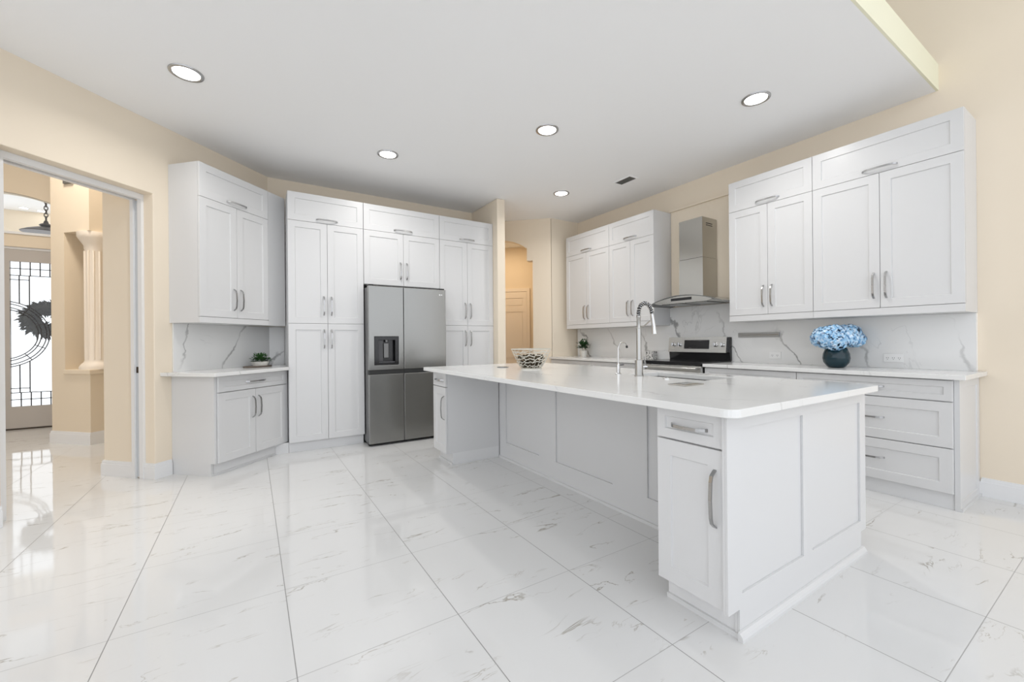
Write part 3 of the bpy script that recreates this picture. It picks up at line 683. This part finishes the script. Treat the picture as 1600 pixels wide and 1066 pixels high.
MB().box(0.106, 0.291, 0.012, 0.054, 0.931, 0.945).box(0.108, 0.16, 0.03, 0.054, 0.95, 1.189).build('drip_tray', 'dgrey', ul)
MB().tube([(0.200, 0.03, 1.19), (0.200, 0.026, 1.165)], 0.018, 14).box(0.172, 0.228, 0.035, 0.048, 0.985, 1.155, 0.006).build('water_paddle', 'dsteel', ul)
MB().tube([(0.838, -0.0006, 1.732), (0.838, 0.001, 1.732)], 0.009, 20).box(0.8515, 0.872, -0.0006, 0.001, 1.7275, 1.7365).build('logo', 'trim', ur)
for hx in (0.006, W_-0.06): MB().box(hx, hx+0.05, 0.02, 0.12, 1.7955, 1.812).build('hinge_cover', 'blackm', t)
# ------------------------------------------------------------------ range
t = thing('electric_range', 'stainless and black electric range under the hood', 'range', (3.90, 3.322, 0), -PI/2)
w = 0.776
MB().box(0.002, w-0.002, 0.045, 0.565, 0.02, 0.895).build('body', 'blackm', t)
MB().box(0.0, w, 0.0, 0.565, 0.896, 0.926, 0.004).build('cooktop', 'black', t)
MB().box(0.004, w-0.004, 0.020, 0.044, 0.888, 0.8955).build('vent_strip', 'black', t)
od = MB().box(0.004, w-0.004, 0.014, 0.044, 0.245, 0.886, 0.003).build('oven_door', 'steel2', t)
MB().box(0.12, w-0.12, 0.0125, 0.0138, 0.40, 0.72).build('oven_window', 'black', od)
MB().tube([(0.04, -0.028, 0.858), (w-0.04, -0.028, 0.858)], 0.013, 14).tube([(0.07, -0.028, 0.858), (0.07, 0.016, 0.858)], 0.009, 10).tube([(w-0.07, -0.028, 0.858), (w-0.07, 0.016, 0.858)], 0.009, 10).build('oven_handle', 'steel2', od, smooth=True)
MB().box(0.004, w-0.004, 0.014, 0.044, 0.03, 0.240, 0.003).build('storage_drawer', 'steel2', t)
side = Matrix(((0, 0, 1, 0), (1, 0, 0, 0), (0, 1, 0, 0), (0, 0, 0, 1)))   # (y, z, x)
bgm = MB().prism([[(0.545, 0.926), (0.572, 0.926), (0.572, 1.185), (0.552, 1.188), (0.530, 1.02), (0.535, 1.0)]], 0.0, w, side)
bgm.build('backguard', 'black', t)
cpm = MB().prism([[(0.505, 1.015), (0.529, 1.012), (0.551, 1.189), (0.528, 1.192)]], 0.006, w-0.030, side); cp = cpm.build('control_panel', 'steel2', t)
sl = (0.528-0.505)/(1.192-1.015)
def on_panel(z): return 0.505+sl*(z-1.015)
dd = MB().prism([[(on_panel(1.055)-0.002, 1.055), (on_panel(1.055)+0.002, 1.055), (on_panel(1.158)+0.002, 1.158), (on_panel(1.158)-0.002, 1.158)]], 0.225, 0.545, side); ds = dd.build('display', 'panelmarks', cp)
for kx in (0.075, 0.160, 0.618, 0.700):
    z = 1.105; y = on_panel(z); nrm = Vector((0, -1, 0.13)).normalized(); c0 = Vector((kx, y, z))
    MB().tube([c0-nrm*0.001, c0+nrm*0.008, c0+nrm*0.010, c0+nrm*0.032], [0.026, 0.026, 0.021, 0.019], 20).box(kx-0.004, kx+0.004, y-0.040, y-0.030, z-0.018, z+0.024).build('knob', 'chrome', cp, smooth=True)
for (bx_, by_, br_) in ((0.20, 0.15, 0.10), (0.57, 0.15, 0.08), (0.20, 0.40, 0.075), (0.57, 0.40, 0.095)):
    pass
# ------------------------------------------------------------------ hood
t = thing('range_hood', 'stainless chimney range hood with a curved smoked glass canopy', 'range hood', (XR-0.0345, 2.87, 0), -PI/2)
# local: x along the wall to the right (towards the camera), y into the wall
MB().box(-0.146, 0.146, -0.275, -0.0005, 2.08, 2.528, 0.002).box(-0.149, 0.149, -0.278, -0.0005, 1.64, 2.078, 0.002).build('chimney', 'steelh', t)
vm = MB()
for k in range(2): vm.box(0.1465, 0.1472, -0.205+0.0, -0.085, 2.46-0.022*k, 2.468-0.022*k)
vm.build('vent_slot', 'slot', t)
gl = MB(); n = 28; B = gl.bm
def gz(x): return 1.660-0.092*(x/0.46)**2
for zoff in (0,):
    top, bot = [], []
    for i in range(n+1):
        x = -0.46+0.92*i/n; yf = -0.475+0.03*(x/0.46)**2
        top.append((B.verts.new((x, yf, gz(x))), B.verts.new((x, -0.001, gz(x)))))
        bot.append((B.verts.new((x, yf, gz(x)-0.008)), B.verts.new((x, -0.001, gz(x)-0.008))))
    for i in range(n):
        B.faces.new((top[i][0], top[i+1][0], top[i+1][1], top[i][1])); B.faces.new((bot[i][0], bot[i][1], bot[i+1][1], bot[i+1][0]))
        B.faces.new((top[i][0], bot[i][0], bot[i+1][0], top[i+1][0])); B.faces.new((top[i][1], top[i+1][1], bot[i+1][1], bot[i][1]))
    for i in (0, n): B.faces.new((top[i][0], top[i][1], bot[i][1], bot[i][0]))
gl.build('glass_canopy', 'bglass', t, smooth=True)
bd = MB(); hb = [(-0.36, 1.590), (-0.30, 1.572), (0.30, 1.572), (0.36, 1.590)] + [(0.36-0.72*i/20, gz(0.36-0.72*i/20)-0.009) for i in range(21)]
bd.prism([hb], -0.455, -0.001, mtY); hbody = bd.build('hood_body', 'steelh', t)
MB().box(-0.13, 0.13, -0.4565, -0.4545, 1.600, 1.630).build('control_strip', 'black', hbody)
MB().box(-0.28, -0.02, -0.42, -0.06, 1.566, 1.5715).box(0.02, 0.28, -0.42, -0.06, 1.566, 1.5715).build('filter', 'steel', hbody)

# ------------------------------------------------------------------ small things on the backsplash and counters
WX = XR-0.052
def outlet(label, yc, zc, gangs, ww, hh):
    t = thing('wall_outlet', label, 'outlet', (WX-0.0005, yc, zc), -PI/2)
    MB().box(-ww/2, ww/2, -0.006, 0.0, -hh/2, hh/2, 0.0015).build('plate', 'plastic', t)
    m = MB()
    for g in range(gangs):
        gx = (g-(gangs-1)/2)*(ww/(gangs+0.35))
        for s_ in (-0.006, 0.006): m.box(gx+s_-0.001, gx+s_+0.001, -0.0068, -0.0061, -0.004, 0.006)
        m.box(gx-0.0022, gx+0.0022, -0.0068, -0.0061, -0.013, -0.009)
    m.build('socket_slot', 'slot', t)
outlet('white outlet on the backsplash between the range and the flowers', 2.105, 0.998, 2, 0.112, 0.070)
outlet('white outlet on the backsplash right of the blue flowers', 1.195, 0.998, 3, 0.125, 0.070)
t = thing('knife_strip', 'flat steel magnetic knife strip mounted on the backsplash right of the range', 'knife strip', (WX-0.0005, 2.265, 1.207), -PI/2)
MB().box(-0.205, 0.205, -0.016, 0.0, -0.024, 0.024, 0.002).build('bar', P('matt grey steel', (0.36, 0.36, 0.355), 0.45, 0.8), t)
MB().box(-0.20, 0.20, -0.017, -0.0161, -0.004, 0.004).build('groove', 'steel', t)
o = MB().box(-0.055, 0.055, -0.05, 0.05, 0, 0.105, 0.006).build('decorative_cube', 'mottled', loc=(4.38, 3.55, CT1), rz=0.2)
tag(o, 'small mottled grey cube standing on the counter left of the range', 'ornament')

def leaf(m, p, d, up, ln, wd):
    d = d.normalized(); s_ = d.cross(up)
    s_ = s_.normalized() if s_.length > 1e-4 else Vector((1, 0, 0)); nn = s_.cross(d)
    B = m.bm; a = B.verts.new(p); b = B.verts.new(p+d*ln*0.5+s_*wd/2+nn*ln*0.06); c = B.verts.new(p+d*ln-nn*ln*0.08); e_ = B.verts.new(p+d*ln*0.5-s_*wd/2+nn*ln*0.06); md_ = B.verts.new(p+d*ln*0.5-nn*0.02*ln)
    B.faces.new((a, b, md_)); B.faces.new((b, c, md_)); B.faces.new((c, e_, md_)); B.faces.new((e_, a, md_))
rnd = random.Random(11)
def rdir(lo=-0.2):
    while True:
        v = Vector((rnd.uniform(-1, 1), rnd.uniform(-1, 1), rnd.uniform(lo, 1)))
        if 0.1 < v.length < 1: return v.normalized()
# flowers
t = thing('flower_vase', 'round dark teal vase of blue hydrangeas under the right wall cabinet', 'vase', (4.245, 1.507, CT1))
MB().lathe([(0.050, 0.0), (0.064, 0.007), (0.090, 0.045), (0.097, 0.080), (0.093, 0.118), (0.079, 0.155), (0.073, 0.168), (0.069, 0.168), (0.074, 0.150), (0.0, 0.12)], seg=44, caps=False).build('vessel', 'vase', t, smooth=True)
# local axes: picture-right is roughly (0.85, -0.53)
rv = Vector((0.845, -0.534, 0)); fv = Vector((0.534, 0.845, 0))
heads = [(-0.108, -0.02, 0.250, 0.105), (-0.02, 0.0, 0.292, 0.095), (0.098, 0.0, 0.285, 0.105), (-0.060, -0.075, 0.225, 0.090), (0.128, -0.03, 0.240, 0.080), (0.040, -0.070, 0.245, 0.080), (-0.05, 0.07, 0.28, 0.085)]
for hx, hy, hz, hr in heads:
    m = MB(); c = rv*hx+fv*hy+Vector((0, 0, hz))
    for k in range(230):
        d = rdir(-1.0); p = c+Vector((d.x*hr, d.y*hr, d.z*hr*0.80))*rnd.uniform(0.80, 1.0)
        up = rdir(-1); sd = d.cross(up)
        if sd.length < 0.05: continue
        sd.normalize(); s2 = d.cross(sd)
        for q in range(4):
            a = q*PI/2+rnd.uniform(-.2, .2); dv = (sd*math.cos(a)+s2*math.sin(a)+d*rnd.uniform(0.1, 0.5))
            leaf(m, p, dv, d, 0.021, 0.019)
    m.build('flower_head', 'petal', t)
m = MB()
for k in range(26):
    a = rnd.uniform(0, 2*PI); p = Vector((0.05*math.cos(a), 0.05*math.sin(a), 0.163)); leaf(m, p, Vector((math.cos(a), math.sin(a), rnd.uniform(0.15, 0.9))), Vector((0, 0, 1)), rnd.uniform(0.06, 0.10), 0.045)
for hx, hy, hz, hr in heads: m.tube([(0, 0, 0.115), tuple(rv*hx*0.4+fv*hy*0.4+Vector((0, 0, 0.17))), tuple(rv*hx+fv*hy+Vector((0, 0, hz)))], 0.004, 6)
m.build('leaves', 'leaf2', t)
# small plant by the far end
t = thing('potted_plant', 'small leafy plant in a pale pot at the far end of the range-wall counter', 'potted plant', (4.33, 4.79, CT1))
MB().lathe([(0.045, 0), (0.058, 0.085), (0.060, 0.095), (0.052, 0.095), (0.046, 0.08), (0, 0.08)], seg=28, caps=False).build('pot', 'pot', t, smooth=True)
m = MB()
for k in range(170):
    d = rdir(-0.25); r = rnd.uniform(0.02, 0.095); p = Vector((d.x*r, d.y*r, 0.105+max(0, d.z)*r*1.25+0.03))
    leaf(m, p, d+Vector((0, 0, 0.3)), Vector((0, 0, 1)), rnd.uniform(0.035, 0.06), 0.032)
m.tube([(0, 0, 0.08), (-0.02, 0.05, 0.19), (-0.03, 0.075, 0.235)], 0.002, 5)
m.build('foliage', 'leaf2', t)
# plant on driftwood board in the left nook
pc = DN(3.66, 3.55)
t = thing('wooden_board', 'rough grey wooden board on the angled left counter under the green plant', 'board', (pc[0], pc[1], CT1), A45)
m = MB()
for k in range(14):
    a = 2*PI*k/14
pts = [((0.165+rnd.uniform(-.012, .012))*math.cos(2*PI*k/22)-0.03, (0.085+rnd.uniform(-.008, .008))*math.sin(2*PI*k/22)) for k in range(22)]
m.prism([pts], 0.0, 0.016); m.build('slab', 'wood', t, bevel=0.004)
t = thing('potted_plant', 'bushy green plant in a low whitewashed pot on the wooden board in the left nook', 'potted plant', (pc[0], pc[1], CT1+0.0165), A45)
MB().lathe([(0.068, 0), (0.080, 0.03), (0.083, 0.042), (0.074, 0.042), (0.066, 0.03), (0, 0.03)], seg=30, caps=False).build('pot', 'pot', t, smooth=True)
m = MB()
for k in range(320):
    d = rdir(-0.15); r = rnd.uniform(0.02, 0.085); p = Vector((d.x*r*1.08, d.y*r*0.9, 0.045+max(-0.02, d.z)*r*0.95))
    leaf(m, p, d+Vector((0, 0, 0.25)), Vector((0, 0, 1)), rnd.uniform(0.02, 0.034), 0.022)
for k in range(30):
    d = rdir(-0.3); leaf(m, Vector((0.098, -0.02, 0.05))+d*0.014, d, Vector((0, 0, 1)), 0.022, 0.018)
m.build('foliage', 'leaf', t)

# ------------------------------------------------------------------ ceiling fixtures
lights = [(-0.375, 3.696, 'recessed ceiling light at the left, above the angled nook'), (1.194, 4.232, 'recessed ceiling light in front of the refrigerator wall'),
          (2.292, 2.995, 'recessed ceiling light above the middle of the island'), (3.420, 1.735, 'recessed ceiling light at the right, nearest the beam edge'),
          (3.428, 4.190, 'recessed ceiling light farthest back, near the air vent')]
proto = None
for (x, y, lab) in lights:
    t = thing('recessed_light', lab, 'ceiling light', (x, y, ZC), 0, 'recessed ceiling lights')
    if proto is None:
        MB().lathe([(0.080, -0.0005), (0.104, -0.0005), (0.102, -0.007), (0.086, -0.010), (0.080, -0.006), (0.080, -0.0005)], seg=40, caps=False).build('trim_ring', 'nickel', t, smooth=True)
        MB().lathe([(0.0795, -0.0008), (0.0795, -0.004), (0.0, -0.0045)], seg=40, caps=False).build('lens', 'lamp', t, smooth=True)
        proto = t
    else:
        for ch in proto.children:
            c = ch.copy(); COL.objects.link(c); c.parent = t
    la = D.lights.new('lamp_light', 'AREA'); la.shape = 'DISK'; la.size = 0.15; la.energy = LAMP_W; la.spread = math.radians(155); la.color = (1.0, 0.98, 0.95)
    lo = D.objects.new('lamp_light', la); COL.objects.link(lo); lo.location = (x, y, ZC-0.012)
t = thing('air_vent', 'grey slotted air vent in the kitchen ceiling', 'vent', (3.815, 3.45, ZC))
MB().prism([[(-0.08, -0.135), (0.08, -0.135), (0.08, 0.135), (-0.08, 0.135)], [(-0.06, -0.115), (0.06, -0.115), (0.06, 0.115), (-0.06, 0.115)]], -0.008, -0.0005).build('frame', 'ceil', t)
m = MB(); m.box(-0.06, 0.06, -0.115, 0.115, -0.0018, -0.0008); m.build('backing', 'slot', t)
for k in range(6):
    MB().box(-0.056+0.0195*k, -0.046+0.0195*k, -0.1145, 0.1145, -0.007, -0.002).build('slat', 'vent', t)

# ------------------------------------------------------------------ hall and foyer things
hdn0, hdn1 = 1.44, 1.90
h = D.objects.new('door_2', None); COL.objects.link(h); struct(h)
m = MB(); m.prism([[(hdn0, 0.01), (hdn1, 0.01), (hdn1, 2.10), (hdn0, 2.10)]] + [[(hdn0+0.06, a), (hdn1-0.06, a), (hdn1-0.06, b), (hdn0+0.06, b)] for a, b in ((0.2, 0.85), (0.97, 1.72), (1.82, 1.98))], 7.675, 7.684, MT_D()); m.prism([[(hdn0, 0.01), (hdn1, 0.01), (hdn1, 2.10), (hdn0, 2.10)]], 7.6845, 7.695, MT_D())
for a, b in ((0.2, 0.85), (0.97, 1.72), (1.82, 1.98)): m.prism([[(hdn0+0.085, a+0.025), (hdn1-0.085, a+0.025), (hdn1-0.085, b-0.025), (hdn0+0.085, b-0.025)]], 7.677, 7.6844, MT_D())
m.build('door_leaf', 'door', h)
m = MB(); m.prism([[(hdn0-0.06, 0), (hdn0-0.003, 0), (hdn0-0.003, 2.103), (hdn1+0.003, 2.103), (hdn1+0.003, 0), (hdn1+0.06, 0), (hdn1+0.06, 2.165), (hdn0-0.06, 2.165)]], 7.668, 7.6995, MT_D()); m.build('casing', 'door', h)
for z in (0.35, 1.05, 1.83):
    mm = MB(); mm.prism([[(hdn1-0.004, z-0.045), (hdn1+0.008, z-0.045), (hdn1+0.008, z+0.045), (hdn1-0.004, z+0.045)]], 7.662, 7.6675, MT_D()); mm.build('hinge', 'bronze', h)
# wreath outside the front door
t = thing('wreath', 'dark twig wreath hanging on the leaded glass front door', 'wreath', (-2.45, YD+0.15, 1.53))
m = MB()
for k in range(1500):
    a = rnd.uniform(0, 2*PI); c = Vector((0.195*math.cos(a), 0, 0.165*math.sin(a))); d = rdir(-1); d.y *= 0.4
    leaf(m, c+d*rnd.uniform(0, 0.075), d+Vector((-math.sin(a), 0, math.cos(a)))*0.7, Vector((0, 1, 0)), rnd.uniform(0.06, 0.11), 0.024)
m.build('sprigs', 'wreath', t)
MB().tube([(0.195*math.cos(2*PI*k/24), 0, 0.165*math.sin(2*PI*k/24)) for k in range(24)], 0.065, 8, closed=True).build('ring', 'wreath', t, smooth=True)
# porch lantern
t = thing('pendant_lamp', 'dark bronze lamp hanging on a chain beyond the arched transom window', 'pendant lamp', (-2.60, 9.0, 2.845))
MB().lathe([(0.26, 0.0), (0.265, 0.008), (0.20, 0.045), (0.12, 0.075), (0.06, 0.095), (0.05, 0.10), (0.075, 0.115), (0.06, 0.135), (0.03, 0.15), (0.02, 0.185), (0.008, 0.20)], seg=36).build('shade', 'bronze', t, smooth=True)
for k in range(9):
    z = 0.205+0.052*k; pl = [(0.020*math.cos(q), 0, 0.036*math.sin(q)) if k % 2 else (0, 0.020*math.cos(q), 0.036*math.sin(q)) for q in [2*PI*j/12 for j in range(12)]]
    MB().tube([(p[0], p[1], p[2]+z+0.02) for p in pl], 0.006, 6, closed=True).build('chain_link', 'bronze', t, smooth=True)
for (x, y, lab) in ((-3.25, 10.35, 'small porch ceiling light seen through the transom, left of the lamp chain'), (-3.07, 10.45, 'small porch ceiling light seen through the transom, behind the lamp chain')):
    t = thing('porch_light', lab, 'ceiling light', (x, y, 3.499), 0, 'porch ceiling lights')
    MB().lathe([(0.05, 0), (0.07, 0), (0.065, -0.006), (0.05, -0.004)], seg=24, caps=False).build('trim_ring', 'trim', t, smooth=True)
    MB().lathe([(0.05, -0.001), (0.05, -0.004), (0, -0.0045)], seg=24, caps=False).build('lens', 'lamp', t, smooth=True)

# unseen lamps: fill light added to the foyer, warm light in the hall
def area(name, loc, size, e, col):
    la = D.lights.new(name, 'AREA'); la.shape = 'DISK'; la.size = size; la.energy = e; la.color = col
    o = D.objects.new(name, la); COL.objects.link(o); o.location = loc
area('foyer_fill', (-1.8, 5.9, 4.25), 0.5, 50, (1.0, 0.93, 0.84))
hp = DN(6.95, 1.75); area('hall_light', (hp[0], hp[1], 2.93), 0.25, 8, (1.0, 0.78, 0.52))
